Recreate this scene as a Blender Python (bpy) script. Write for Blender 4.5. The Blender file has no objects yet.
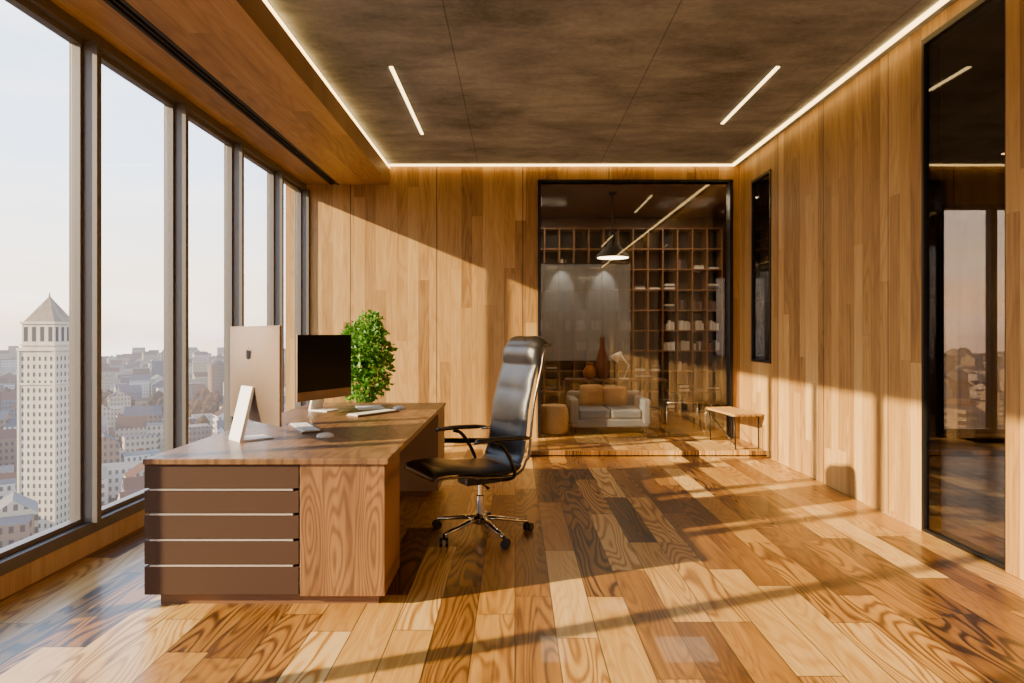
import bpy, math, random
from mathutils import Vector, Matrix, noise
random.seed(7)
S = bpy.context.scene
COL = S.collection

# ------------------------------------------------------------------ node helpers
def srgb(r, g, b):
    def f(c):
        c /= 255.0
        return c/12.92 if c <= 0.04045 else ((c+0.055)/1.055)**2.4
    return (f(r), f(g), f(b), 1.0)

class NT:
    def __init__(s, name):
        s.m = bpy.data.materials.new(name); s.m.use_nodes = True
        s.t = s.m.node_tree; s.t.nodes.clear()
        s.out = s.t.nodes.new('ShaderNodeOutputMaterial')
    def n(s, typ, **kw):
        nd = s.t.nodes.new(typ)
        for k, v in kw.items(): setattr(nd, k, v)
        return nd
    def put(s, sock, v):
        if v is None: return
        if isinstance(v, bpy.types.NodeSocket): s.t.links.new(v, sock)
        else: sock.default_value = v
    def math(s, op, a, b=None, c=None, clamp=False):
        nd = s.n('ShaderNodeMath', operation=op); nd.use_clamp = clamp
        s.put(nd.inputs[0], a); s.put(nd.inputs[1], b); s.put(nd.inputs[2], c)
        return nd.outputs[0]
    def comb(s, x, y, z=0.0):
        nd = s.n('ShaderNodeCombineXYZ')
        s.put(nd.inputs[0], x); s.put(nd.inputs[1], y); s.put(nd.inputs[2], z)
        return nd.outputs[0]
    def noise(s, vec, scale=1.0, detail=3.0, rough=0.5, dist=0.0):
        nd = s.n('ShaderNodeTexNoise')
        s.put(nd.inputs['Vector'], vec); nd.inputs['Scale'].default_value = scale
        nd.inputs['Detail'].default_value = detail; nd.inputs['Roughness'].default_value = rough
        nd.inputs['Distortion'].default_value = dist
        return nd.outputs['Fac']
    def white(s, vec):
        nd = s.n('ShaderNodeTexWhiteNoise', noise_dimensions='3D'); s.put(nd.inputs['Vector'], vec)
        return nd.outputs['Value']
    def ramp(s, fac, stops):
        nd = s.n('ShaderNodeValToRGB'); cr = nd.color_ramp
        while len(cr.elements) < len(stops): cr.elements.new(0.5)
        for e, (p, c) in zip(cr.elements, stops): e.position = p; e.color = c
        s.put(nd.inputs[0], fac); return nd.outputs[0]
    def mix(s, f, a, b, blend='MIX'):
        nd = s.n('ShaderNodeMix', data_type='RGBA', blend_type=blend)
        s.put(nd.inputs[0], f); s.put(nd.inputs[6], a); s.put(nd.inputs[7], b)
        return nd.outputs[2]
    def bsdf(s, col=None, rough=0.5, metal=0.0, spec=None, coat=None, emis=None, estr=None, normal=None, sheen=None):
        nd = s.n('ShaderNodeBsdfPrincipled')
        s.put(nd.inputs['Base Color'], col); s.put(nd.inputs['Roughness'], rough); s.put(nd.inputs['Metallic'], metal)
        s.put(nd.inputs['Specular IOR Level'], spec); s.put(nd.inputs['Coat Weight'], coat)
        s.put(nd.inputs['Emission Color'], emis); s.put(nd.inputs['Emission Strength'], estr)
        s.put(nd.inputs['Normal'], normal)
        s.t.links.new(nd.outputs[0], s.out.inputs[0]); return nd
    def bump(s, h, strength=0.2, dist=0.01):
        nd = s.n('ShaderNodeBump'); s.put(nd.inputs['Height'], h)
        nd.inputs['Strength'].default_value = strength; nd.inputs['Distance'].default_value = dist
        return nd.outputs[0]
    def pos(s):
        g = s.n('ShaderNodeNewGeometry'); sp = s.n('ShaderNodeSeparateXYZ')
        s.t.links.new(g.outputs['Position'], sp.inputs[0]); return sp.outputs
    def opos(s):
        g = s.n('ShaderNodeTexCoord'); sp = s.n('ShaderNodeSeparateXYZ')
        s.t.links.new(g.outputs['Object'], sp.inputs[0]); return sp.outputs

def plain(name, col, rough=0.5, metal=0.0, **kw):
    t = NT(name)
    p = t.opos(); n = t.noise(t.comb(p[0], p[1], p[2]), 14.0, 3)
    c = t.mix(t.math('MULTIPLY', n, 0.22), col, tuple(x*0.6 for x in col[:3])+(1,))
    t.bsdf(c, rough, metal, **kw); return t.m

def emit(name, col, strength):
    t = NT(name); e = t.n('ShaderNodeEmission'); e.inputs[0].default_value = col; e.inputs[1].default_value = strength
    t.t.links.new(e.outputs[0], t.out.inputs[0]); return t.m

def glass(name, tint, refl, rough=0.0, milk=0.0, milkcol=(0.4, 0.4, 0.4, 1)):
    t = NT(name); a = t.n('ShaderNodeBsdfTransparent'); a.inputs[0].default_value = tint
    src = a.outputs[0]
    if milk:
        d = t.n('ShaderNodeBsdfDiffuse'); d.inputs[0].default_value = milkcol
        m2 = t.n('ShaderNodeMixShader'); m2.inputs[0].default_value = milk
        t.t.links.new(a.outputs[0], m2.inputs[1]); t.t.links.new(d.outputs[0], m2.inputs[2]); src = m2.outputs[0]
    b = t.n('ShaderNodeBsdfGlossy'); b.inputs['Roughness'].default_value = rough
    lw = t.n('ShaderNodeLayerWeight'); lw.inputs[0].default_value = 0.5
    f = t.math('ADD', t.math('MULTIPLY', t.math('POWER', lw.outputs['Facing'], 5.0), 0.8), refl, clamp=True)
    mx = t.n('ShaderNodeMixShader'); t.put(mx.inputs[0], f)
    t.t.links.new(src, mx.inputs[1]); t.t.links.new(b.outputs[0], mx.inputs[2])
    t.t.links.new(mx.outputs[0], t.out.inputs[0]); return t.m

def wood(name, u, v, W, L, stops, rough=0.35, swirl=0.3, var=0.5, seam=0.012, panel=None, panel_off=0.0,
         obj=False, coat=0.0, sc=1.0, seamdark=0.45, ringk=55.0, select=False):
    t = NT(name); p = t.opos() if obj else t.pos()
    U, V = p[u], p[v]
    su = t.math('DIVIDE', U, W); iu = t.math('FLOOR', su)
    off = t.white(t.comb(iu, 3.3, 1.7))
    sv = t.math('ADD', t.math('DIVIDE', V, L), t.math('MULTIPLY', off, 7.0)); iv = t.math('FLOOR', sv)
    r = t.white(t.comb(iu, iv, 5.1)); r2 = t.white(t.comb(iv, iu, 9.7))
    gu = t.math('ADD', U, t.math('MULTIPLY', r, 31.0)); gv = t.math('ADD', V, t.math('MULTIPLY', r2, 17.0))
    streak = t.noise(t.comb(t.math('MULTIPLY', gu, 55.0*sc), t.math('MULTIPLY', gv, 1.8*sc), 0.0), 1.0, 5, 0.62)
    field = t.noise(t.comb(t.math('MULTIPLY', gu, 5.0*sc), t.math('MULTIPLY', gv, 0.8*sc), 0.0), 1.0, 1.5, 0.35, 0.2)
    ring = t.math('MULTIPLY_ADD', t.math('SINE', t.math('MULTIPLY', field, ringk)), 0.5, 0.5)
    ring = t.math('POWER', ring, 2.2)
    amp = t.math('MULTIPLY_ADD', t.math('POWER', r2, 1.8), 1.1, 0.2) if select else t.math('MULTIPLY_ADD', r2, 0.9, 0.35)
    ring = t.math('MULTIPLY', ring, amp)
    broad = t.noise(t.comb(t.math('MULTIPLY', gu, 5.0*sc), t.math('MULTIPLY', gv, 0.6*sc), 0.0), 1.0, 3, 0.5)
    f = t.math('ADD', t.math('MULTIPLY', streak, 0.55), t.math('MULTIPLY', broad, 0.35))
    f = t.math('SUBTRACT', t.math('ADD', f, 0.08 + 0.2*swirl), t.math('MULTIPLY', ring, swirl))
    f = t.math('ADD', f, t.math('MULTIPLY', t.math('SUBTRACT', r, 0.5), var), clamp=True)
    c = t.ramp(f, stops)
    def edge(s_, wd, per):
        fr = t.math('FRACT', s_); d = t.math('MINIMUM', fr, t.math('SUBTRACT', 1.0, fr))
        return t.math('LESS_THAN', d, wd/per*0.5)
    e = t.math('MAXIMUM', edge(su, seam*0.3, W), edge(sv, seam*0.3, L))
    e = t.math('MULTIPLY', e, seamdark)
    if panel:
        pe = edge(t.math('DIVIDE', t.math('SUBTRACT', U, panel_off), panel), 0.012, panel)
        e = t.math('MAXIMUM', e, t.math('MULTIPLY', pe, 0.85))
    c = t.mix(e, c, (0.02, 0.012, 0.006, 1))
    h = t.math('SUBTRACT', t.math('ADD', t.math('MULTIPLY', streak, 0.3), t.math('MULTIPLY', ring, 0.1)), e)
    rr = t.math('MULTIPLY_ADD', streak, 0.18, rough-0.09)
    t.bsdf(c, rr, 0.0, coat=coat, normal=t.bump(h, 0.25, 0.004))
    return t.m

# ------------------------------------------------------------------ mesh helpers
def mkobj(name, verts, faces, mats, parent=None, smooth=False, midx=None, loc=None):
    me = bpy.data.meshes.new(name); me.from_pydata([tuple(v) for v in verts], [], faces)
    if not isinstance(mats, (list, tuple)): mats = [mats]
    for m in mats: me.materials.append(m)
    if midx: me.polygons.foreach_set('material_index', midx)
    if smooth: me.polygons.foreach_set('use_smooth', [True]*len(me.polygons))
    me.update(); ob = bpy.data.objects.new(name, me); COL.objects.link(ob)
    if parent: ob.parent = parent
    if loc: ob.location = loc
    return ob

def group(name, loc=(0, 0, 0), rz=0.0):
    e = bpy.data.objects.new(name, None); COL.objects.link(e)
    e.location = loc; e.rotation_euler = (0, 0, rz); e.empty_display_size = 0.1; return e

CF = [(0, 3, 2, 1), (4, 5, 6, 7), (0, 1, 5, 4), (1, 2, 6, 5), (2, 3, 7, 6), (3, 0, 4, 7)]
def boxv(b):
    x0, x1, y0, y1, z0, z1 = b
    return [(x0, y0, z0), (x1, y0, z0), (x1, y1, z0), (x0, y1, z0), (x0, y0, z1), (x1, y0, z1), (x1, y1, z1), (x0, y1, z1)]
def boxes(name, bl, mats, parent=None, bevel=0.0, midx=None, loc=None):
    V, F, M = [], [], []
    for i, b in enumerate(bl):
        k = len(V); V += boxv(b); F += [tuple(k+j for j in f) for f in CF]; M += [midx[i] if midx else 0]*6
    ob = mkobj(name, V, F, mats, parent, midx=M, loc=loc)
    if bevel:
        m = ob.modifiers.new('b', 'BEVEL'); m.width = bevel; m.segments = 2; m.limit_method = 'ANGLE'
        m.harden_normals = False
    return ob
def box(name, x0, x1, y0, y1, z0, z1, mat, parent=None, bevel=0.0):
    return boxes(name, [(x0, x1, y0, y1, z0, z1)], mat, parent, bevel)

def lathe(name, prof, mat, loc=(0, 0, 0), parent=None, seg=32, midx=None):
    V, F, M = [], [], []
    for r, z in prof:
        for i in range(seg):
            a = 2*math.pi*i/seg; V.append((loc[0]+r*math.cos(a), loc[1]+r*math.sin(a), loc[2]+z))
    for j in range(len(prof)-1):
        for i in range(seg):
            i2 = (i+1) % seg
            F.append((j*seg+i, j*seg+i2, (j+1)*seg+i2, (j+1)*seg+i)); M.append(midx[j] if midx else 0)
    F.append(tuple(reversed(range(seg)))); M.append(M[0])
    F.append(tuple((len(prof)-1)*seg+i for i in range(seg))); M.append(M[-2])
    ob = mkobj(name, V, F, mat, parent, smooth=True, midx=M)
    m = ob.modifiers.new('e', 'EDGE_SPLIT'); m.split_angle = math.radians(40)
    return ob

def sweep_data(pts, rad, seg=10, flat=None):
    pts = [Vector(p) for p in pts]; n = len(pts)
    if not isinstance(rad, (list, tuple)): rad = [rad]*n
    V, F = [], []; up = None
    for i in range(n):
        t = (pts[min(i+1, n-1)]-pts[max(i-1, 0)]).normalized()
        if up is None:
            up = Vector((0, 0, 1)) if abs(t.z) < 0.9 else Vector((0, 1, 0))
        a = t.cross(up)
        a.normalize(); b = a.cross(t).normalized(); up = b
        for j in range(seg):
            th = 2*math.pi*j/seg
            V.append(pts[i]+a*math.cos(th)*rad[i]+b*math.sin(th)*rad[i]*(flat or 1.0))
    for i in range(n-1):
        for j in range(seg):
            j2 = (j+1) % seg; F.append((i*seg+j, i*seg+j2, (i+1)*seg+j2, (i+1)*seg+j))
    F.append(tuple(reversed(range(seg)))); F.append(tuple((n-1)*seg+j for j in range(seg)))
    return V, F
def tube(name, pts, rad, mat, parent=None, seg=10, flat=None):
    V, F = sweep_data(pts, rad, seg, flat); return mkobj(name, V, F, mat, parent, smooth=True)
def tubes(name, lst, mat, parent=None, seg=8):
    V, F = [], []
    for pts, r in lst:
        v, f = sweep_data(pts, r, seg); k = len(V); V += v; F += [tuple(k+i for i in q) for q in f]
    return mkobj(name, V, F, mat, parent, smooth=True)
def catmull(P, k=6):
    P = [Vector(p) for p in P]; Q = [P[0]*2-P[1]]+P+[P[-1]*2-P[-2]]; out = []
    for i in range(1, len(Q)-2):
        for j in range(k):
            t = j/k; a, b, c, d = Q[i-1], Q[i], Q[i+1], Q[i+2]
            out.append(0.5*((2*b)+(c-a)*t+(2*a-5*b+4*c-d)*t*t+(3*b-a-3*c+d)*t**3))
    out.append(P[-1]); return out

# ------------------------------------------------------------------ materials
oak = [(0.0, srgb(80, 52, 20)), (0.32, srgb(136, 98, 46)), (0.6, srgb(176, 136, 74)), (1.0, srgb(212, 180, 120))]
floorc = [(0.0, srgb(44, 24, 8)), (0.22, srgb(102, 64, 24)), (0.5, srgb(156, 108, 44)), (0.75, srgb(188, 142, 68)), (1.0, srgb(216, 178, 112))]
M_floor = wood('floor_parquet', 0, 1, 0.19, 1.2, floorc, rough=0.33, swirl=0.46, var=0.8, seam=0.018, coat=0.10, seamdark=0.8, ringk=105, select=True)
M_wallb = wood('oak_veneer_back', 0, 2, 0.137, 3.3, oak, rough=0.5, swirl=0.10, var=0.36, seam=0.006, panel=1.1, panel_off=-1.0)
M_wallr = wood('oak_veneer_side', 1, 2, 0.131, 2.4, oak, rough=0.5, swirl=0.10, var=0.38, seam=0.006, panel=1.05, panel_off=5.0)
M_soff = wood('oak_soffit', 0, 1, 0.16, 2.6, oak, rough=0.5, swirl=0.10, var=0.22, seam=0.006)
M_base = wood('oak_baseboard_lightened', 1, 2, 1.2, 2.2, [(0.0, srgb(150, 112, 66)), (1.0, srgb(226, 196, 146))], rough=0.5, swirl=0.10, var=0.25, seam=0.006)  # sunlit brightness put into the oak colour
walnut = [(0.0, srgb(46, 27, 12)), (0.4, srgb(94, 65, 37)), (0.7, srgb(130, 95, 58)), (1.0, srgb(162, 124, 84))]
walnutf = [(0.0, srgb(50, 30, 13)), (0.4, srgb(106, 71, 36)), (0.7, srgb(142, 102, 58)), (1.0, srgb(174, 132, 84))]
M_desktop = wood('desk_walnut_top', 0, 1, 5.0, 9.0, walnut, rough=0.40, swirl=0.22, var=0.0, seam=0.0, ringk=70, sc=1.3, coat=0.08)
M_deskfr = wood('desk_walnut_front', 0, 2, 5.0, 9.0, walnutf, rough=0.45, swirl=0.24, var=0.0, seam=0.0, ringk=120, sc=1.4)
M_bench = wood('bench_oak', 1, 0, 5.0, 9.0, oak, rough=0.4, swirl=0.1, var=0.0, seam=0.0)
M_dkwood = wood('library_dark_wood', 0, 2, 0.3, 2.5, [(0, srgb(60, 38, 22)), (1, srgb(130, 88, 52))], rough=0.5, swirl=0.1, var=0.2)

def ceil_mat():
    t = NT('ceiling_stained_concrete'); p = t.pos()
    a = t.noise(t.comb(t.math('MULTIPLY', p[0], 0.9), t.math('MULTIPLY', p[1], 1.3), 0.0), 1.0, 9, 0.64, 0.35)
    m = t.noise(t.comb(t.math('MULTIPLY', p[0], 1.6), t.math('MULTIPLY', p[1], 4.0), 7.0), 1.0, 7, 0.62, 0.4)
    b = t.noise(t.comb(p[0], p[1], 0.0), 22.0, 5, 0.6)
    f = t.math('ADD', t.math('ADD', t.math('MULTIPLY', a, 0.56), t.math('MULTIPLY', m, 0.3)), t.math('MULTIPLY', b, 0.14))
    c = t.ramp(f, [(0.38, srgb(92, 98, 108)), (0.5, srgb(130, 138, 150)), (0.62, srgb(162, 170, 182))])
    def edge(s_, off, per, wd):
        fr = t.math('FRACT', t.math('DIVIDE', t.math('SUBTRACT', s_, off), per)); d = t.math('MINIMUM', fr, t.math('SUBTRACT', 1.0, fr))
        return t.math('LESS_THAN', d, wd/per*0.5)
    e = edge(p[0], -0.47, 1.55, 0.010)
    c = t.mix(t.math('MULTIPLY', e, 0.5), c, (0.015, 0.012, 0.01, 1))
    t.bsdf(c, 0.85, normal=t.bump(f, 0.2, 0.01)); return t.m
M_ceil = ceil_mat()
M_frame = plain('window_bronze_frame', srgb(104, 98, 92), 0.45, 0.3)
M_black = plain('black_metal', srgb(28, 25, 23), 0.4, 0.4)
M_matte = plain('matte_black', srgb(20, 18, 16), 0.8)
M_vent = plain('vent_dark', srgb(30, 26, 22), 0.6)
M_strip = emit('led_warm', (1.0, 0.62, 0.20, 1), 8.0)
M_linear = emit('linear_light_warm', (1.0, 0.68, 0.28, 1), 7.0)
M_winglass = glass('window_glass', (0.97, 0.98, 1.0, 1), 0.01)
M_libglass = glass('library_glass', (0.90, 0.90, 0.89, 1), 0.07)
M_reflpane = glass('reflection_glass', (0.72, 0.72, 0.72, 1), 0.04, 0.1, 0.25, (0.5, 0.5, 0.49, 1))  # milky grey imitates a reflection in the library glass
M_doorglass = glass('door_tinted_glass', (0.66, 0.62, 0.58, 1), 0.10)
M_brown = plain('desk_brown_lacquer', srgb(66, 45, 31), 0.6, spec=0.25)
M_greige = plain('desk_far_pedestal_lacquer', srgb(130, 106, 88), 0.5)
M_dbrown = plain('desk_plinth_brown', srgb(110, 74, 44), 0.5)
M_gap = plain('shadow_gap', srgb(30, 22, 16), 0.8)
M_chrome = plain('chrome', srgb(215, 210, 202), 0.12, 1.0)
M_dchrome = plain('dark_chrome', srgb(96, 88, 80), 0.25, 0.9)
M_alu = plain('aluminium', srgb(128, 108, 88), 0.42, 0.7)
M_pull = plain('brushed_metal_strip', srgb(210, 200, 188), 0.3, 0.6)
M_white = plain('white_plastic', srgb(228, 226, 222), 0.35)
M_screen = plain('black_screen', srgb(3, 3, 4), 0.3, spec=0.08)
def leather():
    t = NT('black_leather'); p = t.opos()
    v = t.n('ShaderNodeTexVoronoi'); t.put(v.inputs['Vector'], t.comb(p[0], p[1], p[2])); v.inputs['Scale'].default_value = 160
    n = t.noise(t.comb(p[0], p[1], p[2]), 9.0, 4)
    c = t.ramp(n, [(0.3, srgb(16, 14, 12)), (0.7, srgb(36, 31, 27))])
    t.bsdf(c, 0.3, normal=t.bump(t.math('ADD', v.outputs[0], t.math('MULTIPLY', n, 1.5)), 0.25, 0.004)); return t.m
M_leather = leather()

# ------------------------------------------------------------------ room shell
XL, XR, YB, YF, ZC, EYE = -2.68, 2.87, 8.3, -4.0, 3.55, 1.38
ZS = 3.30
box('floor', XL-0.25, XR+0.14, YF-0.2, YB, -0.2, 0.0, M_floor)
box('ceiling', -1.6, XR+0.14, YF-0.2, YB+0.15, ZC, ZC+0.2, M_ceil)
boxes('ceiling_soffit', [(XL-0.25, -2.36, YF-0.2, YB+0.15, ZS, ZC+0.2), (-2.24, -1.66, YF-0.2, YB+0.15, ZS, ZC+0.2),
      (-2.36, -2.24, YF-0.2, YB+0.15, ZS+0.06, ZC+0.2), (-1.66, -1.6, YF-0.2, YB+0.15, ZS, ZC-0.05)], M_soff)
boxes('trim_1', [(-2.36, -2.335, YF, YB, ZS-0.004, ZS+0.06), (-2.305, -2.295, YF, YB, ZS-0.002, ZS+0.06), (-2.265, -2.24, YF, YB, ZS-0.004, ZS+0.06)], M_vent)
boxes('air_vent_slot', [(-2.335, -2.305, YF, YB, ZS+0.02, ZS+0.06), (-2.295, -2.265, YF, YB, ZS+0.02, ZS+0.06)], M_gap)
boxes('led_cove_strip', [(-1.655, -1.6, YF, YB-0.02, ZC-0.05, ZC-0.012), ], M_strip)
boxes('led_cove_strip', [(XR-0.115, XR-0.08, YF, YB-0.06, ZC-0.02, ZC-0.002)], M_strip)
boxes('led_cove_strip', [(-1.6, XR-0.08, YB-0.055, YB-0.02, ZC-0.02, ZC-0.002)], M_strip)
def linlight(x, y0, y1, z=ZC):
    g = group('linear_ceiling_light', (x, (y0+y1)/2, z))
    h = (y1-y0)/2
    box('diffuser', -0.015, 0.015, -h, h, -0.012, -0.004, M_linear, g)
    boxes('housing', [(-0.022, 0.022, -h-0.01, h+0.01, -0.004, 0.0)], M_black, g)
linlight(-1.0, 5.24, 7.0); linlight(2.12, 5.24, 6.65)
linlight(-1.0, 0.8, 2.6); linlight(2.12, 0.8, 2.6)

OX0, OX1, OZ0, OZ1 = 0.32, 2.76, 0.07, 3.33
boxes('wall_back', [(XL-0.25, OX0, YB, YB+0.15, 0, ZC+0.2), (OX0, OX1, YB, YB+0.15, OZ1, ZC+0.2),
                    (OX1, XR+0.14, YB, YB+0.15, 0, ZC+0.2), (OX0, OX1, YB, YB+0.15, -0.2, 0.0)], M_wallb)
boxes('trim_2', [(OX0-0.03, OX0+0.01, YB-0.02, YB+0.12, OZ0, OZ1+0.03), (OX1-0.02, OX1+0.02, YB-0.02, YB+0.12, OZ0, OZ1+0.03),
                 (OX0-0.03, OX1+0.02, YB-0.02, YB+0.12, OZ1, OZ1+0.03)], M_black)
gl = group('window_1', (0, YB+0.05, 0))
box('pane', OX0+0.02, OX1-0.02, 0, 0.006, OZ0, OZ1, M_libglass, gl)
boxes('floor_step', [(0.14, XR, 7.38, YB, 0.015, 0.065)], M_floor, bevel=0.004)
boxes('trim_3', [(0.14, XR, 7.40, YB, 0.0, 0.015)], M_gap)

DY0, DY1, DZ = 3.79, 4.59, 3.46
NY0, NY1, NZ0, NZ1 = 7.28, 7.87, 1.06, 3.24
boxes('wall_right', [(XR, XR+0.14, YF, DY0, 0, ZC), (XR, XR+0.14, DY0, DY1, DZ, ZC), (XR, XR+0.14, DY1, NY0, 0, ZC),
      (XR, XR+0.14, NY1, YB, 0, ZC), (XR, XR+0.14, NY0, NY1, 0, NZ0), (XR, XR+0.14, NY0, NY1, NZ1, ZC), (XR+0.1, XR+0.14, NY0, NY1, NZ0, NZ1)], M_wallr)
boxes('wall_pilaster', [(XR-0.02, XR, 3.42, 3.60, 0, ZC-0.03), (XR-0.02, XR, 3.63, 3.78, 0, ZC-0.03)], M_wallr, bevel=0.006)
dg = group('door_1', (XR, DY0, 0))
w = DY1-DY0
boxes('frame', [(0.0, 0.12, 0, 0.02, 0, DZ), (0.0, 0.12, w-0.025, w, 0, DZ), (0.0, 0.12, 0.02, w-0.025, DZ-0.04, DZ), (0, .12, 0.02, w-0.025, 0, 0.02)], M_black, dg)
box('glass_leaf', 0.02, 0.028, 0.02, w-0.025, 0.02, DZ-0.04, M_doorglass, dg)
ng = group('wall_niche_cabinet', (XR, NY0, NZ0))
wy, hz = NY1-NY0, NZ1-NZ0
boxes('frame', [(-0.012, 0.09, 0, 0.03, 0, hz), (-0.012, 0.09, wy-0.03, wy, 0, hz), (-0.012, 0.09, 0.03, wy-0.03, hz-0.03, hz), (-0.012, 0.09, 0.03, wy-0.03, 0, 0.03)], M_black, ng)
box('dark_glass', 0.01, 0.016, 0.03, wy-0.03, 0.03, hz-0.03, M_doorglass, ng)
box('back_panel', 0.085, 0.095, 0.03, wy-0.03, 0.03, hz-0.03, M_black, ng)
boxes('shelves', [(0.02, 0.085, 0.03, wy-0.03, z, z+0.02) for z in (0.36, 0.72, 1.08, 1.44, 1.80)], M_black, ng)

boxes('wall_rear', [(XL-0.25, -2.3, YF-0.2, YF, 0, ZC), (-0.3, XR+0.14, YF-0.2, YF, 0, ZC), (-2.3, -0.3, YF-0.2, YF, 3.2, ZC)], M_wallb)
rg = group('window_2', (0, YF-0.1, 0))  # unseen window behind the camera, added to let in fill light
boxes('frame', [(x, x+0.06, -0.05, 0.05, 0, 3.2) for x in (-2.3, -1.33, -0.36)]+[(-2.24, -0.36, -0.05, 0.05, 0, 0.06)], M_frame, rg)

mull = [8.28, 7.35, 6.27, 5.2, 4.1, 3.0, 1.9, 0.8, -0.3, -1.4, -2.5, -3.6]
box('wall_left', XL-0.2, XL-0.02, YF-0.2, YB, 0.0, 0.13, M_frame)
box('baseboard_left', XL-0.02, XL+0.0, YF, YB, 0.0, 0.128, M_base)
fr = []
for y in mull:
    fr.append((XL-0.12, XL+0.06, y-0.022, y+0.022, 0.20, ZS-0.07))
    fr.append((XL-0.09, XL-0.03, y-0.045, y-0.022, 0.20, ZS-0.07))
    if y < 8.2: fr.append((XL-0.09, XL-0.03, y+0.022, y+0.045, 0.20, ZS-0.07))
for i in range(len(mull)-1):
    wg = group('window_%d' % (i+3), (XL, mull[i+1], 0))
    L = mull[i]-mull[i+1]
    box('pane', -0.065, -0.058, 0.045, L-0.045, 0.20, ZS-0.07, M_winglass, wg)
    boxes('sash', [(-0.09, -0.03, 0.045, L-0.045, 0.20, 0.23), (-0.09, -0.03, 0.045, L-0.045, ZS-0.105, ZS-0.07)], M_frame, wg)
boxes('window_frame', fr+[(XL-0.14, XL+0.02, YF, YB, 0.13, 0.20), (XL-0.14, XL+0.015, YF, YB, ZS-0.07, ZS)], M_frame, bevel=0.003)

LY = 11.3
box('library_floor', -1.2, 3.8, YB, LY+0.1, -0.1, 0.065, M_floor)
box('library_ceiling', -1.2, 3.8, YB+0.15, LY+0.1, 3.42, 3.55, M_dkwood)
boxes('wall_library', [(-1.2, 3.8, LY, LY+0.1, 0.065, 3.42), (-1.2, -1.1, YB+0.15, LY, 0.065, 3.42), (3.68, 3.8, YB+0.15, LY, 0.065, 3.42)], M_dkwood)
AX = 7.6
boxes('adjoining_floor', [(XR+0.14, AX, 0.5, YB, -0.2, 0)], M_floor)
box('adjoining_ceiling', XR+0.14, AX, 0.5, YB+0.1, 3.5, 3.6, M_ceil)
boxes('wall_adjoining', [(XR+0.14, 5.4, YB, YB+0.15, 0, 3.5), (5.4, AX, YB, YB+0.15, 0, 0.12), (5.4, AX, YB, YB+0.15, 3.05, 3.5), (AX, AX+0.1, 0.5, YB, 0, 3.5), (XR+0.14, AX, 0.4, 0.5, 0, 3.5)], M_wallb)
ag = group('window_20', (5.4, YB+0.05, 0))
boxes('frame', [(x, x+0.08, -0.05, 0.05, 0.12, 3.05) for x in (0, 0.68, 1.5, 2.12)]+[(0, 2.2, -0.05, 0.05, 0.12, 0.18), (0, 2.2, -0.05, 0.05, 2.99, 3.05)], M_black, ag)
box('pane', 0.08, 2.12, -0.003, 0.003, 0.18, 2.99, M_doorglass, ag)
linlight(4.6, 4.7, 6.0, 3.5); linlight(5.7, 5.6, 7.6, 3.5)

# ------------------------------------------------------------------ desk
dk = group('executive_desk', (0, 0, 0))
dx0, dx1 = -1.88, -0.66
boxes('table_top', [(dx0, dx1+0.02, 3.28, 6.02, 0.725, 0.755)], M_desktop, dk, bevel=0.004)
xs = -1.095
boxes('pedestal_body', [(dx0+0.02, xs, 3.33, 3.72, 0.06, 0.724)], M_gap, dk)
boxes('pedestal_wood', [(xs+0.004, dx1, 3.295, 3.72, 0.055, 0.724)], M_deskfr, dk, bevel=0.003)
boxes('drawers', [(dx0, xs, 3.295, 3.34, 0.062, 0.205), (dx0, xs, 3.295, 3.34, 0.217, 0.335), (dx0, xs, 3.295, 3.34, 0.347, 0.465),
                  (dx0, xs, 3.295, 3.34, 0.477, 0.590), (dx0, xs, 3.295, 3.34, 0.602, 0.722)], M_brown, dk, bevel=0.003)
boxes('drawer_pulls', [(dx0+0.03, xs-0.03, 3.291, 3.33, z, z+0.008) for z in (0.207, 0.337, 0.467, 0.592)], M_pull, dk)
boxes('side_panel', [(dx0, dx0+0.02, 3.34, 3.72, 0.06, 0.72)], M_brown, dk)
boxes('plinth', [(dx0+0.06, dx1-0.04, 3.34, 3.68, 0.0, 0.058), (dx0+0.06, dx1-0.08, 5.55, 5.95, 0, 0.058)], M_dbrown, dk)
boxes('far_pedestal', [(dx0+0.02, dx1+0.01, 5.50, 6.0, 0.058, 0.724)], M_greige, dk, bevel=0.004)
boxes('modesty_panel', [(dx0+0.04, dx0+0.07, 3.72, 5.50, 0.25, 0.722)], M_brown, dk)
boxes('under_rail', [(dx1-0.08, dx1-0.03, 3.72, 5.50, 0.67, 0.722)], M_brown, dk)
ZD = 0.755

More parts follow.
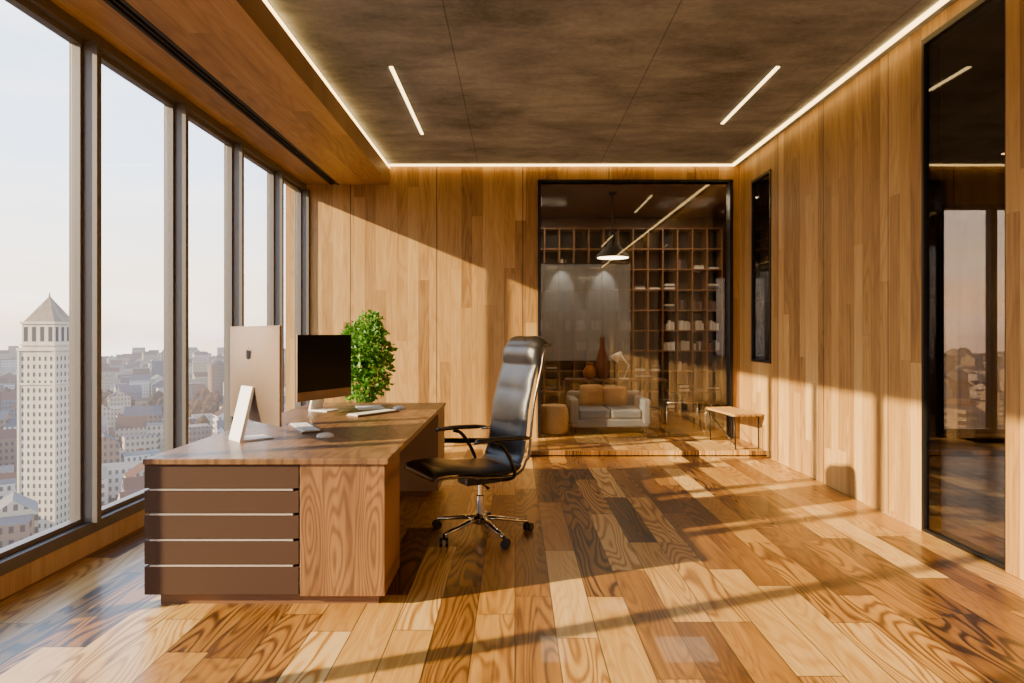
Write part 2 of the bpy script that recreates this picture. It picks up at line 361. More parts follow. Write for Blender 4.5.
def imac(name, loc, phi_normal, sc=1.0, logo=True):
    g = group(name, loc, phi_normal)
    g.scale = (sc, sc, sc)
    W2, z0, z1 = 0.33, 0.10, 0.64
    V, F = [], []; NY, NZ = 16, 10
    for i in range(NY+1):
        for j in range(NZ+1):
            a = i/NY*2-1; b = j/NZ*2-1
            d = 0.008+0.03*max(0, (1-a*a))*max(0, (1-b*b))
            V.append((-d, a*W2, z0+(z1-z0)*j/NZ))
    for i in range(NY):
        for j in range(NZ):
            q = i*(NZ+1)+j; F.append((q, q+1, q+NZ+2, q+NZ+1))
    mkobj('back_shell', V, F, M_alu, g, smooth=True)
    box('bezel', -0.009, 0.004, -W2, W2, z0, z1, M_alu, g, 0.002)
    box('screen_glass', 0.004, 0.006, -W2+0.003, W2-0.003, z0+0.075, z1-0.003, M_screen, g)
    pr = [(-0.03, 0.30), (-0.045, 0.30), (-0.115, 0.012), (-0.115, 0.0), (0.08, 0.0), (0.08, 0.008), (-0.095, 0.010)]
    V = [(x, -0.075, z) for x, z in pr]+[(x, 0.075, z) for x, z in pr]; n = len(pr)
    F = [tuple(range(n)), tuple(reversed(range(n, 2*n)))]+[(i, i+n, (i+1) % n+n, (i+1) % n) for i in range(n)]
    mkobj('stand', V, F, M_white, g)
    if logo:
        pts = []
        for i in range(40):
            t = 2*math.pi*i/40; r = 0.03*(1-0.18*abs(math.cos(t))**6)
            y, z = r*math.cos(t), r*math.sin(t)
            z -= 0.007*math.exp(-(y/0.008)**2)*(1 if z > 0 else -0.6)
            dd = math.hypot(y-0.036, z-0.003)
            if dd < 0.014 and y > 0: y = 0.021
            pts.append((y, z))
        V = [(-0.0385, -y, 0.48+z) for y, z in pts]; F = [tuple(range(40))]
        lf = [(0.0, 0.032), (0.004, 0.040), (0.011, 0.045), (0.009, 0.038), (0.003, 0.032)]
        V += [(-0.0375, -y, 0.48+z) for y, z in lf]; F.append(tuple(range(40, 45)))
        mkobj('emblem', V, F, M_screen, g)
    return g
imac('desktop_computer', (-1.57, 3.92, ZD), math.radians(45), 1.06)
imac('desktop_computer', (-1.57, 5.38, ZD), math.radians(-25), 0.98)
def keyboard(loc, rz):
    g = group('computer_keyboard', loc, rz)
    box('body', -0.065, 0.065, -0.22, 0.22, 0.0, 0.012, M_alu, g, 0.003)
    boxes('keys', [(-0.055+i*0.022, -0.036+i*0.022, -0.21+j*0.028, -0.185+j*0.028, 0.012, 0.017) for i in range(5) for j in range(15)], M_white, g)
keyboard((-1.12, 5.15, ZD), math.radians(-35)); keyboard((-1.40, 4.33, ZD), math.radians(30))
def mouse(loc, rz):
    g = group('computer_mouse', loc, rz); V, F = [], []
    N, R = 16, 6
    for j in range(R+1):
        a = j/R*math.pi/2
        for i in range(N):
            t = 2*math.pi*i/N
            V.append((0.055*math.cos(t)*math.cos(a)**0.7, 0.03*math.sin(t)*math.cos(a)**0.7, 0.028*math.sin(a)))
    for j in range(R):
        for i in range(N): F.append((j*N+i, j*N+(i+1) % N, (j+1)*N+(i+1) % N, (j+1)*N+i))
    F.append(tuple(reversed(range(N))))
    mkobj('shell', V, F, M_white, g, smooth=True)
mouse((-1.16, 3.98, ZD), 0.3); mouse((-0.98, 5.5, ZD), 0.2)
pg = group('paper_sheets', (-1.25, 5.6, ZD), 0.35)
box('sheets', -0.11, 0.11, -0.15, 0.15, 0.0, 0.004, M_white, pg)

# ------------------------------------------------------------------ office chair
ch = group('office_chair', (-0.24, 4.5, 0), math.radians(210))
prof = catmull([(0.45, 0, 0.455), (0.42, 0, 0.485), (0.30, 0, 0.490), (0.10, 0, 0.465), (-0.08, 0, 0.455), (-0.17, 0, 0.485),
                (-0.215, 0, 0.58), (-0.235, 0, 0.72), (-0.255, 0, 0.88), (-0.29, 0, 1.03), (-0.325, 0, 1.15), (-0.345, 0, 1.24), (-0.38, 0, 1.30), (-0.43, 0, 1.31)], 7)
n = len(prof); V, F = [], []; NW = 14
for i, P in enumerate(prof):
    s = i/(n-1)
    T = (prof[min(i+1, n-1)]-prof[max(i-1, 0)]).normalized()
    N = Vector((T.z, 0, -T.x))
    if N.dot(Vector((1, 0, 1))) < 0: N = -N
    hw = 0.265 if s < 0.45 else 0.265-0.025*((s-0.45)/0.55)
    if s > 0.93: hw -= 0.02*(s-0.93)/0.07
    if s < 0.05: hw -= 0.03*(0.05-s)/0.05
    th = 0.042*(0.55+0.45*min(1, s/0.05, (1-s)/0.06+0.15))
    rib = abs(math.sin(s*math.pi*9))**0.5
    front = th*(0.72+0.28*rib)
    if s > 0.78: front += 0.035*math.sin((s-0.78)/0.22*math.pi)
    for j in range(NW+1):
        a = j/NW*2-1; e = (1-abs(a)**5)
        V.append(P+Vector((0, a*hw, 0))+N*(front*e+0.02*a*a*(1 if s > .4 else .4)))
    for j in range(NW+1):
        a = 1-j/NW*2; e = (1-abs(a)**6)
        V.append(P+Vector((0, a*hw, 0))-N*(0.02*e-0.018*a*a*(1 if s > .4 else .4)))
R = 2*(NW+1)
for i in range(n-1):
    for j in range(R):
        j2 = (j+1) % R; F.append((i*R+j, (i+1)*R+j, (i+1)*R+j2, i*R+j2))
F.append(tuple(range(R))); F.append(tuple(reversed([(n-1)*R+j for j in range(R)])))
mkobj('upholstered_shell', V, F, M_leather, ch, smooth=True)
for sy, nm in ((1, 'a'), (-1, 'b')):
    tube('side_rail_'+nm, [p+Vector((-0.012 if i > n*0.42 else 0, sy*(0.272-0.026*max(0, (i/(n-1)-0.45)/0.55)), -0.012 if i < n*0.45 else 0)) for i, p in enumerate(prof[2:-2])], 0.009, M_dchrome, ch, 8)
    y = sy*0.315
    tube('armrest_pad_'+nm, [(0.20, y, 0.688), (0.18, y, 0.70), (0.05, y, 0.705), (-0.12, y, 0.70), (-0.2, y, 0.695)], [0.012, 0.027, 0.03, 0.03, 0.018], M_leather, ch, 12, flat=0.55)
    tube('arm_support_'+nm, catmull([(0.06, y, 0.685), (0.0, y*0.98, 0.66), (-0.07, y*0.95, 0.56), (-0.11, y*0.9, 0.45), (-0.08, y*0.6, 0.405), (-0.04, y*0.2, 0.395)], 5), 0.013, M_black, ch, 10)
    tube('arm_brace_'+nm, [(-0.16, y, 0.685), (-0.235, y*0.9, 0.69)], 0.011, M_chrome, ch, 8)
boxes('tilt_mechanism', [(-0.12, 0.14, -0.075, 0.075, 0.36, 0.425), (0.0, 0.1, -0.17, 0.17, 0.405, 0.43), (-0.14, -0.04, -0.2, 0.2, 0.40, 0.43)], M_black, ch, 0.01)
tube('tilt_lever', [(0.05, 0.07, 0.385), (0.06, 0.2, 0.38), (0.065, 0.24, 0.375)], [0.006, 0.006, 0.011], M_black, ch, 8)
lathe('gas_lift', [(0.034, 0.12), (0.034, 0.14), (0.026, 0.145), (0.026, 0.27), (0.016, 0.275), (0.016, 0.37)], M_chrome, (0, 0, 0), ch, 20)
lathe('hub', [(0.03, 0.075), (0.05, 0.08), (0.055, 0.12), (0.04, 0.14)], M_chrome, (0, 0, 0), ch, 24)
for k in range(5):
    a = math.radians(72*k+18); c, s_ = math.cos(a), math.sin(a)
    tube('leg_%d' % (k+1), [(0.03*c, 0.03*s_, 0.112), (0.12*c, 0.12*s_, 0.108), (0.24*c, 0.24*s_, 0.088), (0.335*c, 0.335*s_, 0.074)], [0.03, 0.027, 0.022, 0.018], M_chrome, ch, 10, flat=0.6)
    V, F = [], []
    cx, cy = 0.335*c, 0.335*s_
    b = a+0.8; tx, ty = math.cos(b), math.sin(b)
    for off in (-0.019, 0.019):
        v, f = sweep_data([(cx-ty*(off-0.009)+tx*0.012, cy+tx*(off-0.009)+ty*0.012, 0.03), (cx-ty*(off+0.009)+tx*0.012, cy+tx*(off+0.009)+ty*0.012, 0.03)], 0.03, 18)
        k0 = len(V); V += v; F += [tuple(k0+i for i in q) for q in f]
    v, f = sweep_data([(cx, cy, 0.08), (cx, cy, 0.04)], 0.009, 8); k0 = len(V); V += v; F += [tuple(k0+i for i in q) for q in f]
    mkobj('caster_%d' % (k+1), V, F, M_black, ch)

# ------------------------------------------------------------------ plant
def leafmat():
    t = NT('leaf_green'); p = t.pos()
    n = t.noise(t.comb(p[0], p[1], p[2]), 18.0, 2)
    c = t.ramp(n, [(0.3, srgb(44, 92, 20)), (0.5, srgb(84, 140, 36)), (0.7, srgb(140, 186, 68))])
    b = t.bsdf(c, 0.45); tr = t.n('ShaderNodeBsdfTranslucent'); t.put(tr.inputs[0], c)
    mx = t.n('ShaderNodeMixShader'); mx.inputs[0].default_value = 0.35
    t.t.links.new(b.outputs[0], mx.inputs[1]); t.t.links.new(tr.outputs[0], mx.inputs[2]); t.t.links.new(mx.outputs[0], t.out.inputs[0]); return t.m
M_leaf = leafmat(); M_bark = plain('bark', srgb(84, 60, 40), 0.8); M_pot = plain('pot_ceramic', srgb(70, 62, 54), 0.4)
pl = group('potted_bush', (-1.64, 7.1, 0))
lathe('pot', [(0.13, 0.0), (0.15, 0.02), (0.20, 0.42), (0.205, 0.45), (0.185, 0.45), (0.18, 0.40), (0.01, 0.395)], M_pot, (0, 0, 0), pl, 32)
V, F = [], []; br = []
br.append(([(0, 0, 0.39), (0.01, 0, 0.8), (0, 0.01, 1.2), (0, 0, 1.5)], [0.022, 0.018, 0.012, 0.005]))
clumps = [(0.06, 0.0, 1.52, .10), (0.02, .05, 1.42, .15), (-0.10, 0, 1.34, .13), (0.12, -.05, 1.38, .13), (-0.14, 0.02, 1.20, .14), (0.14, 0.0, 1.22, .15), (0, -.1, 1.25, .17),
          (-.15, -.04, 1.06, .14), (.15, .04, 1.04, .14), (0, .08, 1.08, .17), (-.12, .0, .90, .14), (.12, -.04, .88, .14), (0, -.05, .78, .15), (-0.05, 0, 0.66, .12), (-0.18, 0.03, 1.36, 0.06), (0.2, 0, 1.13, .08), (-0.2, 0, 0.98, .08), (0.1, 0, 1.58, .05)]
wts = [c[3]**2 for c in clumps]
for cx, cy, cz, cr_ in clumps:
    br.append(([(0, 0, cz-0.18), (cx*0.5, cy*0.5, cz-0.09), (cx, cy, cz)], [0.008, 0.005, 0.002]))
for i in range(2300):
    cx, cy, cz, cr_ = random.choices(clumps, wts)[0]
    d = Vector((random.gauss(0, 1), random.gauss(0, 1), random.gauss(0, 1))).normalized()
    c = Vector((cx, cy, cz))+d*cr_*random.uniform(0.55, 1.12)
    d = (d+Vector((random.gauss(0, .5), random.gauss(0, .5), random.gauss(0.2, .5)))).normalized()
    sd = d.cross(Vector((random.gauss(0, 1), random.gauss(0, 1), random.gauss(0, 1)))).normalized(); up = d.cross(sd)
    L = random.uniform(0.04, 0.08); w = L*0.34; k = len(V)
    V += [c, c+d*L*0.45+sd*w+up*0.008, c+d*L, c+d*L*0.45-sd*w+up*0.008, c+d*L*0.45-up*0.004]
    F += [(k, k+1, k+4), (k+1, k+2, k+4), (k+2, k+3, k+4), (k+3, k, k+4)]
mkobj('leaves', V, F, M_leaf, pl); tubes('branches', br, M_bark, pl, 6)

# ------------------------------------------------------------------ library contents
bs = group('bookshelf', (0, LY-0.32, 0.065))
sx0, sx1 = -1.0, 3.62
M_shelf = plain('shelf_wood', srgb(132, 94, 58), 0.5)
M_shback = plain('shelf_back', srgb(36, 30, 26), 0.6)
fb = []; cw, chh = 0.25, 0.345
nx = int((sx1-sx0)/cw); nz = 9
for i in range(nx+1): fb.append((sx0+i*cw-0.011, sx0+i*cw+0.011, 0.0, 0.3, 0.0, nz*chh+0.02))
for j in range(nz+1): fb.append((sx0, sx0+nx*cw, 0.004, 0.3, j*chh, j*chh+0.02))
boxes('shelf_frame', fb, M_shelf, bs)
box('back', sx0, sx0+nx*cw, 0.29, 0.31, 0, nz*chh, M_shback, bs)
bm = [plain('book_'+c, srgb(*v), 0.6) for c, v in {'cream': (190, 180, 162), 'white': (222, 218, 210), 'brown': (80, 52, 36), 'grey': (92, 90, 88), 'rose': (130, 96, 86), 'navy': (38, 42, 50)}.items()]
bb, bi = [], []
for i in range(nx):
    for j in range(nz-1):
        x0 = sx0+i*cw+0.02; z0 = j*chh+0.02; t = random.random()
        full = j in (3, 4)
        if t < (0.5 if full else 0.14):
            x = x0+random.uniform(0, 0.05)
            wh = random.random() < 0.6 and full
            while x < x0+(0.18 if full else random.uniform(0.08, 0.16)):
                ww = random.uniform(0.018, 0.04)
                if x+ww > x0+0.21: break
                bb.append((x, x+ww-0.002, 0.04, 0.24, z0, z0+random.uniform(0.11, 0.17))); bi.append(random.choice([0, 1]) if wh else random.choice([0, 2, 3, 4, 5, 2]))
                x += ww
        elif t < 0.6:
            for k in range(random.randint(1, 3)):
                bb.append((x0+0.02, x0+0.19, 0.05, 0.24, z0+k*0.032, z0+k*0.032+0.03)); bi.append(random.choice([0, 1, 2, 3, 4, 5, 3, 1]))
boxes('books', bb, bm, bs, midx=bi)
sl = group('reflection_panel', (0.36, LY-0.36, 0.95))  # added pane, stands in for the grey reflection on the library glass
box('pane', 0, 1.58, 0, 0.008, 0, 1.62, M_reflpane, sl)
boxes('rail', [(-0.02, 1.60, -0.006, 0.014, 1.62, 1.64), (-0.02, 1.60, -0.006, 0.014, -0.02, 0)], M_black, sl)
boxes('brackets', [(0.1, 0.13, 0.008, 0.04, 1.62, 1.64), (1.45, 1.48, 0.008, 0.04, 1.62, 1.64), (0.1, 0.13, 0.008, 0.04, -0.02, 0), (1.45, 1.48, 0.008, 0.04, -0.02, 0)], M_black, sl)

pd = group('pendant_lamp', (1.40, 9.3, 0))
tube('cord', [(0, 0, 3.42), (0, 0, 2.75)], 0.011, M_matte, pd, 6)
lathe('shade', [(0.012, 0.38), (0.045, 0.37), (0.055, 0.25), (0.09, 0.18), (0.16, 0.11), (0.225, 0.045), (0.25, 0.0), (0.24, 0.0), (0.205, 0.03), (0.12, 0.09), (0.02, 0.15)], M_matte, (0, 0, 2.48), pd, 36)
lathe('bulb_diffuser', [(0.02, 0.03), (0.17, 0.03), (0.22, 0.004), (0.02, 0.001)], emit('pendant_glow', (1, 0.75, 0.45, 1), 16.0), (0, 0, 2.48), pd, 28)
lathe('ceiling_rose', [(0.06, 0.0), (0.06, 0.03)], M_matte, (0, 0, 3.39), pd, 20)

M_sofa = plain('sofa_grey_leather', srgb(134, 138, 142), 0.45); M_cush = plain('cushion_tan', srgb(168, 122, 74), 0.8)
sf = group('sofa', (1.27, 8.98, 0.065))
boxes('base', [(-0.52, 0.52, -0.36, 0.36, 0.09, 0.20)], M_sofa, sf, 0.02)
boxes('seat_cushion', [(-0.42, 0.0, -0.36, 0.24, 0.20, 0.32), (0.004, 0.42, -0.36, 0.24, 0.20, 0.32)], M_sofa, sf, 0.03)
boxes('backrest', [(-0.52, 0.52, 0.22, 0.38, 0.2, 0.52)], M_sofa, sf, 0.035)
boxes('armrests', [(-0.54, -0.42, -0.37, 0.36, 0.12, 0.46), (0.42, 0.54, -0.37, 0.36, 0.12, 0.46)], M_sofa, sf, 0.03)
tubes('feet', [([(x, y, 0.09), (x*1.02, y, 0.0)], [0.016, 0.01]) for x in (-0.46, 0.46) for y in (-0.3, 0.3)], M_black, sf)
def cushion(parent, name, c, w, h, t, tilt, yaw, mat):
    V, F = [], []; N = 10
    for side in (1, -1):
        for i in range(N+1):
            for j in range(N+1):
                a, b = i/N*2-1, j/N*2-1
                pin = 1-0.08*(a*a*b*b); d = side*t*((1-a**4)*(1-b**4))**0.6
                p = Vector((a*w*pin, d, b*h*pin))
                p = Matrix.Rotation(yaw, 3, 'Z') @ Matrix.Rotation(tilt, 3, 'X') @ p
                V.append(p+Vector(c))
    m = (N+1)**2
    for i in range(N):
        for j in range(N):
            q = i*(N+1)+j; F.append((q, q+N+1, q+N+2, q+1)); F.append((m+q, m+q+1, m+q+N+2, m+q+N+1))
    mkobj(name, V, F, mat, parent, smooth=True)
cushion(sf, 'cushion_a', (-0.20, 0.10, 0.48), 0.17, 0.15, 0.06, -0.3, 0.1, M_cush)
cushion(sf, 'cushion_b', (0.12, 0.09, 0.47), 0.17, 0.14, 0.06, -0.35, -0.15, M_cush)

def wicker():
    t = NT('woven_rattan'); p = t.opos()
    ang = t.math('ARCTAN2', p[1], p[0]); a = t.math('SINE', t.math('MULTIPLY', ang, 40.0)); b = t.math('SINE', t.math('MULTIPLY', p[2], 180.0))
    f = t.math('MULTIPLY_ADD', t.math('MULTIPLY', a, b), 0.5, 0.5)
    c = t.ramp(f, [(0.2, srgb(176, 130, 70)), (0.8, srgb(240, 208, 148))]); t.bsdf(c, 0.6, normal=t.bump(f, 0.6, 0.01)); return t.m
pf = group('rattan_pouf', (0.51, 8.62, 0.065))
lathe('drum', [(0.14, 0.0), (0.18, 0.03), (0.20, 0.14), (0.205, 0.22), (0.195, 0.33), (0.165, 0.385), (0.10, 0.395), (0.01, 0.395)], wicker(), (0, 0, 0), pf, 40)

cn = group('console_table', (1.5, 9.75, 0.065))
boxes('top', [(-0.75, 0.75, -0.2, 0.2, 0.62, 0.66)], M_dkwood, cn, 0.004)
boxes('legs', [(x, x+0.04, y, y+0.04, 0, 0.62) for x in (-0.73, 0.69) for y in (-0.18, 0.14)]+[(-0.73, 0.73, -0.16, 0.16, 0.2, 0.23)], M_black, cn)
vs = group('ceramic_vase', (1.3, 9.7, 0.725))
lathe('body', [(0.06, 0), (0.095, 0.07), (0.105, 0.18), (0.07, 0.36), (0.035, 0.47), (0.035, 0.58), (0.05, 0.62), (0.02, 0.62)], plain('vase_brown', srgb(110, 54, 28), 0.3), (0, 0, 0), vs, 28)
vs = group('ceramic_vase', (1.12, 9.75, 0.725))
lathe('body', [(0.05, 0), (0.1, 0.06), (0.1, 0.12), (0.05, 0.2), (0.06, 0.24), (0.03, 0.24)], plain('vase_amber', srgb(170, 104, 48), 0.3), (0, 0, 0), vs, 28)
lm = group('desk_lamp', (1.62, 9.66, 0.725))
lathe('base', [(0.08, 0), (0.08, 0.015), (0.01, 0.02)], M_white, (0, 0, 0), lm, 24)
tube('arm', [(0, 0, 0.015), (0.07, 0, 0.2), (-0.06, 0, 0.38)], 0.01, M_white, lm, 8)
tube('head', [(-0.04, 0, 0.40), (-0.09, 0, 0.36), (-0.15, 0, 0.29)], [0.02, 0.04, 0.08], M_white, lm, 20)
hb = group('book_stack', (1.92, 9.72, 0.725))
boxes('books', [(-0.12, 0.12, -0.09, 0.09, 0, 0.03), (-0.11, 0.1, -0.08, 0.08, 0.03, 0.06), (-0.1, 0.11, -0.08, 0.08, 0.06, 0.085)], bm, hb, midx=[2, 0, 4])
st = group('glass_side_table', (2.28, 8.85, 0.065))
box('top', -0.28, 0.28, -0.22, 0.22, 0.42, 0.43, M_libglass, st)
tubes('frame', [([(x, y, 0.42), (x, y, 0.0)], 0.008) for x in (-0.26, 0.26) for y in (-0.2, 0.2)]+[([(-0.26, y, 0.415), (0.26, y, 0.415)], 0.008) for y in (-0.2, 0.2)]+[([(x, -0.2, 0.02), (x, 0.2, 0.02)], 0.008) for x in (-0.26, 0.26)], M_chrome, st)
bt = group('decor_bowl', (2.2, 8.85, 0.498))
lathe('bowl', [(0.03, 0), (0.05, 0.01), (0.11, 0.06), (0.12, 0.08), (0.11, 0.08), (0.02, 0.02)], M_black, (0, 0, 0), bt, 24)

be = group('slatted_bench', (2.62, 7.86, 0.065), math.radians(8))
boxes('slats', [(-0.17+i*0.07, -0.115+i*0.07, -0.42, 0.36, 0.38, 0.41) for i in range(5)], M_bench, be, 0.004)
tubes('legs', [([(-0.15, y, 0.38), (-0.13, y, 0.0), (0.15, y, 0.0), (0.15, y, 0.38)], 0.009) for y in (-0.36, 0.3)]+[([(-0.14, -0.36, 0.05), (-0.14, 0.3, 0.33)], 0.006), ([(-0.15, -0.36, 0.37), (-0.15, 0.3, 0.37)], 0.008), ([(0.15, -0.36, 0.37), (0.15, 0.3, 0.37)], 0.008)], M_black, be)

# ------------------------------------------------------------------ city
GZ = -60.0
def haze(t, c, rough=0.8):  # distance haze painted into the material as a pale glow
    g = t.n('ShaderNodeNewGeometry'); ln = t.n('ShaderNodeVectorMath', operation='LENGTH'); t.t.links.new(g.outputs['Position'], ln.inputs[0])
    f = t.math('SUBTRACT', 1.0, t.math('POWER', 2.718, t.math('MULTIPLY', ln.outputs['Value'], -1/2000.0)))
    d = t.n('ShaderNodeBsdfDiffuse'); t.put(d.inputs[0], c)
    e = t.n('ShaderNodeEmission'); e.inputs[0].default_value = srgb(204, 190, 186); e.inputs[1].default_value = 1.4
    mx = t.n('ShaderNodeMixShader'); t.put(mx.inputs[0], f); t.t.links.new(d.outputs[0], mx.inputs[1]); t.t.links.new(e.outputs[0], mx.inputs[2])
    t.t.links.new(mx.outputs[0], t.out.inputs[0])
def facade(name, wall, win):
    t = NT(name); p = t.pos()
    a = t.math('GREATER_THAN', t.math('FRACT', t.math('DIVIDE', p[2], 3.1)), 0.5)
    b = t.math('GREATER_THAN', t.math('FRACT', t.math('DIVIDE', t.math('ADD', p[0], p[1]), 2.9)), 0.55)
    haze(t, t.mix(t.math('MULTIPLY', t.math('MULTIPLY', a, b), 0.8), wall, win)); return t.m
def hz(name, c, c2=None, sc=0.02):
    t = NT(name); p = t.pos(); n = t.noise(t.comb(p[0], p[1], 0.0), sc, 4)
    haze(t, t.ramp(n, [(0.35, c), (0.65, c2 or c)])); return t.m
dkw = srgb(50, 50, 56)
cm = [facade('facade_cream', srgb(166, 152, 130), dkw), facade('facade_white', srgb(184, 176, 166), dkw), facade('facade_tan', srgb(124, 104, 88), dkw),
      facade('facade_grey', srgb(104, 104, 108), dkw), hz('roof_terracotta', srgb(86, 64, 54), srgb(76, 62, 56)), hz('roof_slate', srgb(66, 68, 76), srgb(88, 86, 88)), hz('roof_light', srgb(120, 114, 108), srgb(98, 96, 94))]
V, F, MI = [], [], []
def bld(x, y, w, d, h, ang, wm, rm, gable):
    c, s_ = math.cos(ang), math.sin(ang); k = len(V)
    def P(a, b, z): return (x+a*c-b*s_, y+a*s_+b*c, GZ+z)
    for z in (0, h):
        for a, b in ((-w, -d), (w, -d), (w, d), (-w, d)): V.append(P(a/2, b/2, z))
    F.extend([(k, k+1, k+5, k+4), (k+1, k+2, k+6, k+5), (k+2, k+3, k+7, k+6), (k+3, k, k+4, k+7)]); MI.extend([wm]*4)
    if gable:
        rh = h+min(w, d)*0.35; V.append(P(-w/2, 0, rh)); V.append(P(w/2, 0, rh))
        F.extend([(k+4, k+5, k+9, k+8), (k+6, k+7, k+8, k+9), (k+5, k+6, k+9), (k+7, k+4, k+8)]); MI.extend([rm, rm, wm, wm])
    else:
        F.append((k+4, k+5, k+6, k+7)); MI.append(rm)
TX, TY, TW = -147.2, 205.6, 11.0
trees = []
y = 70.0
while y < 1950:
    step = 15+y*0.012
    x = -1.9*y-60
    while x < 1.5*y+60:
        px, py = x+random.uniform(-.3, .3)*step, y+random.uniform(-.3, .3)*step
        x += step
        if math.hypot(px-TX, py-TY) < 30 or math.hypot(px, py) > 1960: continue
        park = noise.noise(Vector((px*0.006, py*0.006, 3.1))) > 0.15
        rd = abs((px*0.8+py*0.6) % 130) < 12 or abs((px*-0.6+py*0.8) % 170) < 12
        if rd:
            if random.random() < 0.5: trees.append((px, py, random.uniform(3, 5)))
            continue
        if park or random.random() < 0.3:
            for q in range(3): trees.append((px+random.uniform(-7, 7), py+random.uniform(-7, 7), random.uniform(2.5, 5)))
            continue
        hgt = random.choice([7, 9, 11, 13, 15, 17]) * (1.0 if (random.random() < 0.93 or py < 260) else 1.8)
        if py > 1100: hgt *= random.choice([1, 1, 1.1, 1.4])
        g = random.random() < 0.55
        bld(px, py, random.uniform(.55, .95)*step, random.uniform(.45, .8)*step, hgt, random.choice([0.64, 0.64+math.pi/2, 0.5]), random.choice([0, 0, 1, 1, 2, 3]), 4 if g and random.random() < .5 else random.choice([5, 6]), g)
    y += step
city = group('cityscape')
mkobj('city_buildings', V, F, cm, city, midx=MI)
V, F = [], []
ico = [(0, 0, 1.25), (.9, 0, .5), (.28, .85, .5), (-.72, .53, .5), (-.72, -.53, .5), (.28, -.85, .5), (.72, .53, -.4), (-.28, .85, -.4), (-.9, 0, -.4), (-.28, -.85, -.4), (.72, -.53, -.4), (0, 0, -1)]
icf = [(0, 1, 2), (0, 2, 3), (0, 3, 4), (0, 4, 5), (0, 5, 1), (1, 6, 2), (2, 7, 3), (3, 8, 4), (4, 9, 5), (5, 10, 1), (6, 7, 2), (7, 8, 3), (8, 9, 4), (9, 10, 5), (10, 6, 1), (11, 7, 6), (11, 8, 7), (11, 9, 8), (11, 10, 9), (11, 6, 10)]
for (a, b, r) in trees:
    k = len(V); V += [(a+r*p[0]*random.uniform(.7, 1.3), b+r*p[1]*random.uniform(.7, 1.3), GZ+r+r*p[2]) for p in ico]; F += [tuple(k+i for i in f) for f in icf]
mkobj('city_trees', V, F, hz('autumn_trees', srgb(76, 56, 42), srgb(58, 52, 40), 0.03), city)
N = 64
V = [(1980*math.cos(2*math.pi*i/N), 1980*math.sin(2*math.pi*i/N), GZ) for i in range(N)]
mkobj('city_ground', V, [tuple(range(N))], hz('city_ground', srgb(98, 88, 78), srgb(70, 62, 52), 0.01), city)
tw = group('stone_tower', (TX, TY, GZ))
M_st = hz('tower_stone', srgb(196, 182, 160), srgb(180, 166, 144), 0.3); M_tw = hz('tower_window', srgb(78, 72, 70)); M_tr = hz('tower_roof', srgb(140, 124, 106), srgb(116, 102, 88), 0.5)
h = TW/2
z1, z2, z3, z4 = 56.5, 58.6, 64.8, 73.8
boxes('shaft', [(-h, h, -h, h, 0, z1)]+[(sx*h-0.35, sx*h+0.35, sy*h-0.35, sy*h+0.35, 0, z1) for sx in (-1, 1) for sy in (-1, 1)], M_st, tw)
boxes('cornices', [(-h-.5, h+.5, -h-.5, h+.5, z1, z1+0.9), (-h-.3, h+.3, -h-.3, h+.3, 46, 46.6), (-h+.5, h-.5, -h+.5, h-.5, z1+.9, z3), (-h+.1, h-.1, -h+.1, h-.1, z2-.5, z2), (-h+.1, h-.1, -h+.1, h-.1, z3, z3+0.7)], M_st, tw)
pp = []
for i in range(4):
    q = -h+1.7+i*(2*h-3.4)/3; g_ = h-.5
    pp += [(q-.6, q+.6, -g_-.06, -g_, z2+.8, z3-.9), (g_, g_+.06, q-.6, q+.6, z2+.8, z3-.9), (-g_-.06, -g_, q-.6, q+.6, z2+.8, z3-.9)]
boxes('belfry_openings', pp, M_tw, tw)
hh = h*0.86
mkobj('pyramid_roof', [(-hh, -hh, z3+.7), (hh, -hh, z3+.7), (hh, hh, z3+.7), (-hh, hh, z3+.7), (0, 0, z4)], [(0, 1, 4), (1, 2, 4), (2, 3, 4), (3, 0, 4), (3, 2, 1, 0)], M_tr, tw)
tube('finial', [(0, 0, z4-0.5), (0, 0, z4+1.2)], [0.3, 0.1], M_tr, tw, 6)
ww = []
for r in range(22):
    z = 2+r*2.45
    for c in range(6):
        q = -h+1.1+c*(2*h-2.2)/5
        ww += [(q-.28, q+.28, -h-.06, -h, z, z+1.3), (h, h+.06, q-.28, q+.28, z, z+1.3), (-h-.06, -h, q-.28, q+.28, z, z+1.3)]
boxes('tower_windows', ww, M_tw, tw)

# ------------------------------------------------------------------ world & lights
W = bpy.data.worlds.new('sky_world'); S.world = W; W.use_nodes = True; nt = W.node_tree; nt.nodes.clear()
o = nt.nodes.new('ShaderNodeOutputWorld'); bg = nt.nodes.new('ShaderNodeBackground'); tc = nt.nodes.new('ShaderNodeTexCoord'); sp = nt.nodes.new('ShaderNodeSeparateXYZ')
cr = nt.nodes.new('ShaderNodeValToRGB'); nt.links.new(tc.outputs['Generated'], sp.inputs[0])
st_ = [(0.0, srgb(222, 196, 176)), (0.03, srgb(250, 218, 184)), (0.10, srgb(246, 230, 212)), (0.22, srgb(216, 228, 242)), (0.5, srgb(178, 206, 240)), (1.0, srgb(140, 176, 224))]
e = cr.color_ramp
while len(e.elements) < len(st_): e.elements.new(0.5)
for el, (p, c) in zip(e.elements, st_): el.position = p; el.color = c
nz_ = nt.nodes.new('ShaderNodeTexNoise'); mp = nt.nodes.new('ShaderNodeMapping'); mp.inputs['Scale'].default_value = (1.5, 1.5, 9)
nt.links.new(tc.outputs['Generated'], mp.inputs[0]); nt.links.new(mp.outputs[0], nz_.inputs['Vector']); nz_.inputs['Scale'].default_value = 2.2; nz_.inputs['Detail'].default_value = 5
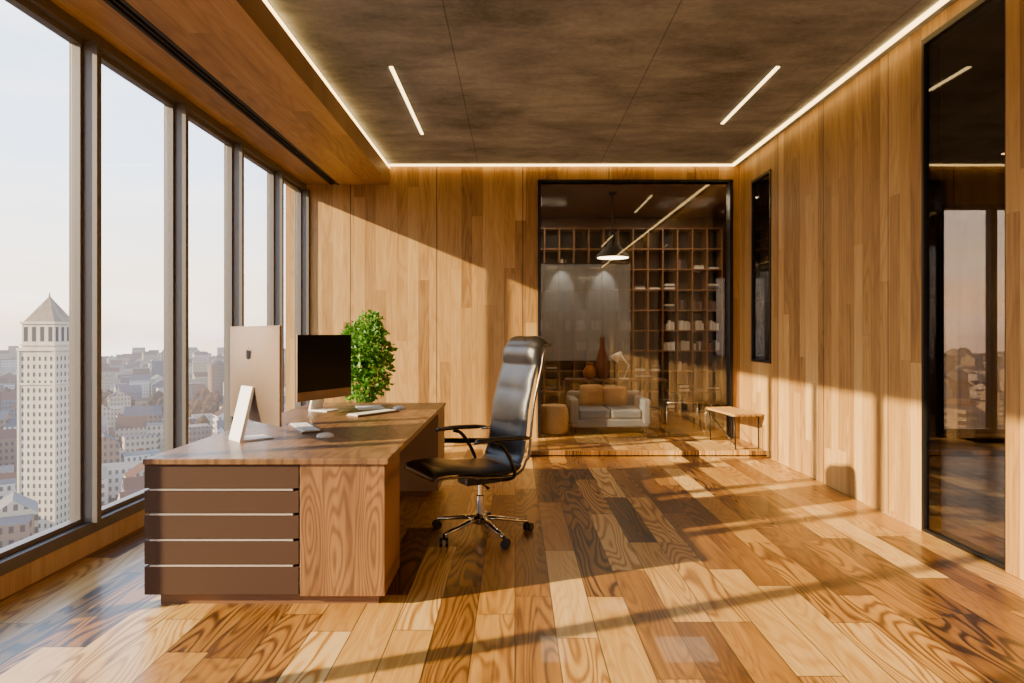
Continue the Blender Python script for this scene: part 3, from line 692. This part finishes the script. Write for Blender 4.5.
cr2 = nt.nodes.new('ShaderNodeValToRGB'); cr2.color_ramp.elements[0].position = 0.48; cr2.color_ramp.elements[1].position = 0.7
cr2.color_ramp.elements[1].color = (0.65, 0.65, 0.65, 1)
nt.links.new(nz_.outputs['Fac'], cr2.inputs[0])
mx = nt.nodes.new('ShaderNodeMix'); mx.data_type = 'RGBA'; nt.links.new(cr2.outputs[0], mx.inputs[0]); nt.links.new(cr.outputs[0], mx.inputs[6]); mx.inputs[7].default_value = srgb(252, 244, 238)
nt.links.new(sp.outputs[2], cr.inputs[0]); nt.links.new(mx.outputs[2], bg.inputs[0]); bg.inputs[1].default_value = 5.0; nt.links.new(bg.outputs[0], o.inputs[0])

def lamp(name, typ, loc, energy, col, **kw):
    l = bpy.data.lights.new(name, typ); l.energy = energy; l.color = col
    for k, v in kw.items(): setattr(l, k, v)
    ob = bpy.data.objects.new(name, l); ob.location = loc; COL.objects.link(ob); return ob
sun = lamp('sun', 'SUN', (-20, -8, 12), 20.0, (1.0, 0.75, 0.42), angle=math.radians(0.8))
sun.rotation_euler = Vector((1, 0.38, -0.41)).to_track_quat('-Z', 'Y').to_euler()
lamp('library_fill_light', 'AREA', (2.6, 9.9, 3.40), 36, (1, 0.78, 0.52), size=0.8)  # unseen area lights added to brighten the library, no fixtures
lamp('library_fill_light', 'AREA', (0.4, 9.9, 3.40), 36, (1, 0.78, 0.52), size=0.8)
for x in (0.78, 1.5):
    sp_ = lamp('arc_glow_spot', 'SPOT', (x, LY-0.56, 2.75), 50, (1, 0.9, 0.75), spot_size=math.radians(46), spot_blend=0.3, shadow_soft_size=0.02)  # unseen spots added to throw arc glows on the pane
    sp_.rotation_euler = Vector((0, 0.22, -1)).to_track_quat('-Z', 'Y').to_euler()

cam = bpy.data.cameras.new('camera'); co = bpy.data.objects.new('camera', cam); COL.objects.link(co)
co.location = (0, 0, EYE); co.rotation_euler = (math.radians(90), 0, 0)
cam.sensor_width = 36; cam.lens = 650/1024*36; cam.shift_x = -3/1024; cam.shift_y = -6.5/1024; cam.clip_end = 6000; cam.clip_start = 0.05
S.camera = co
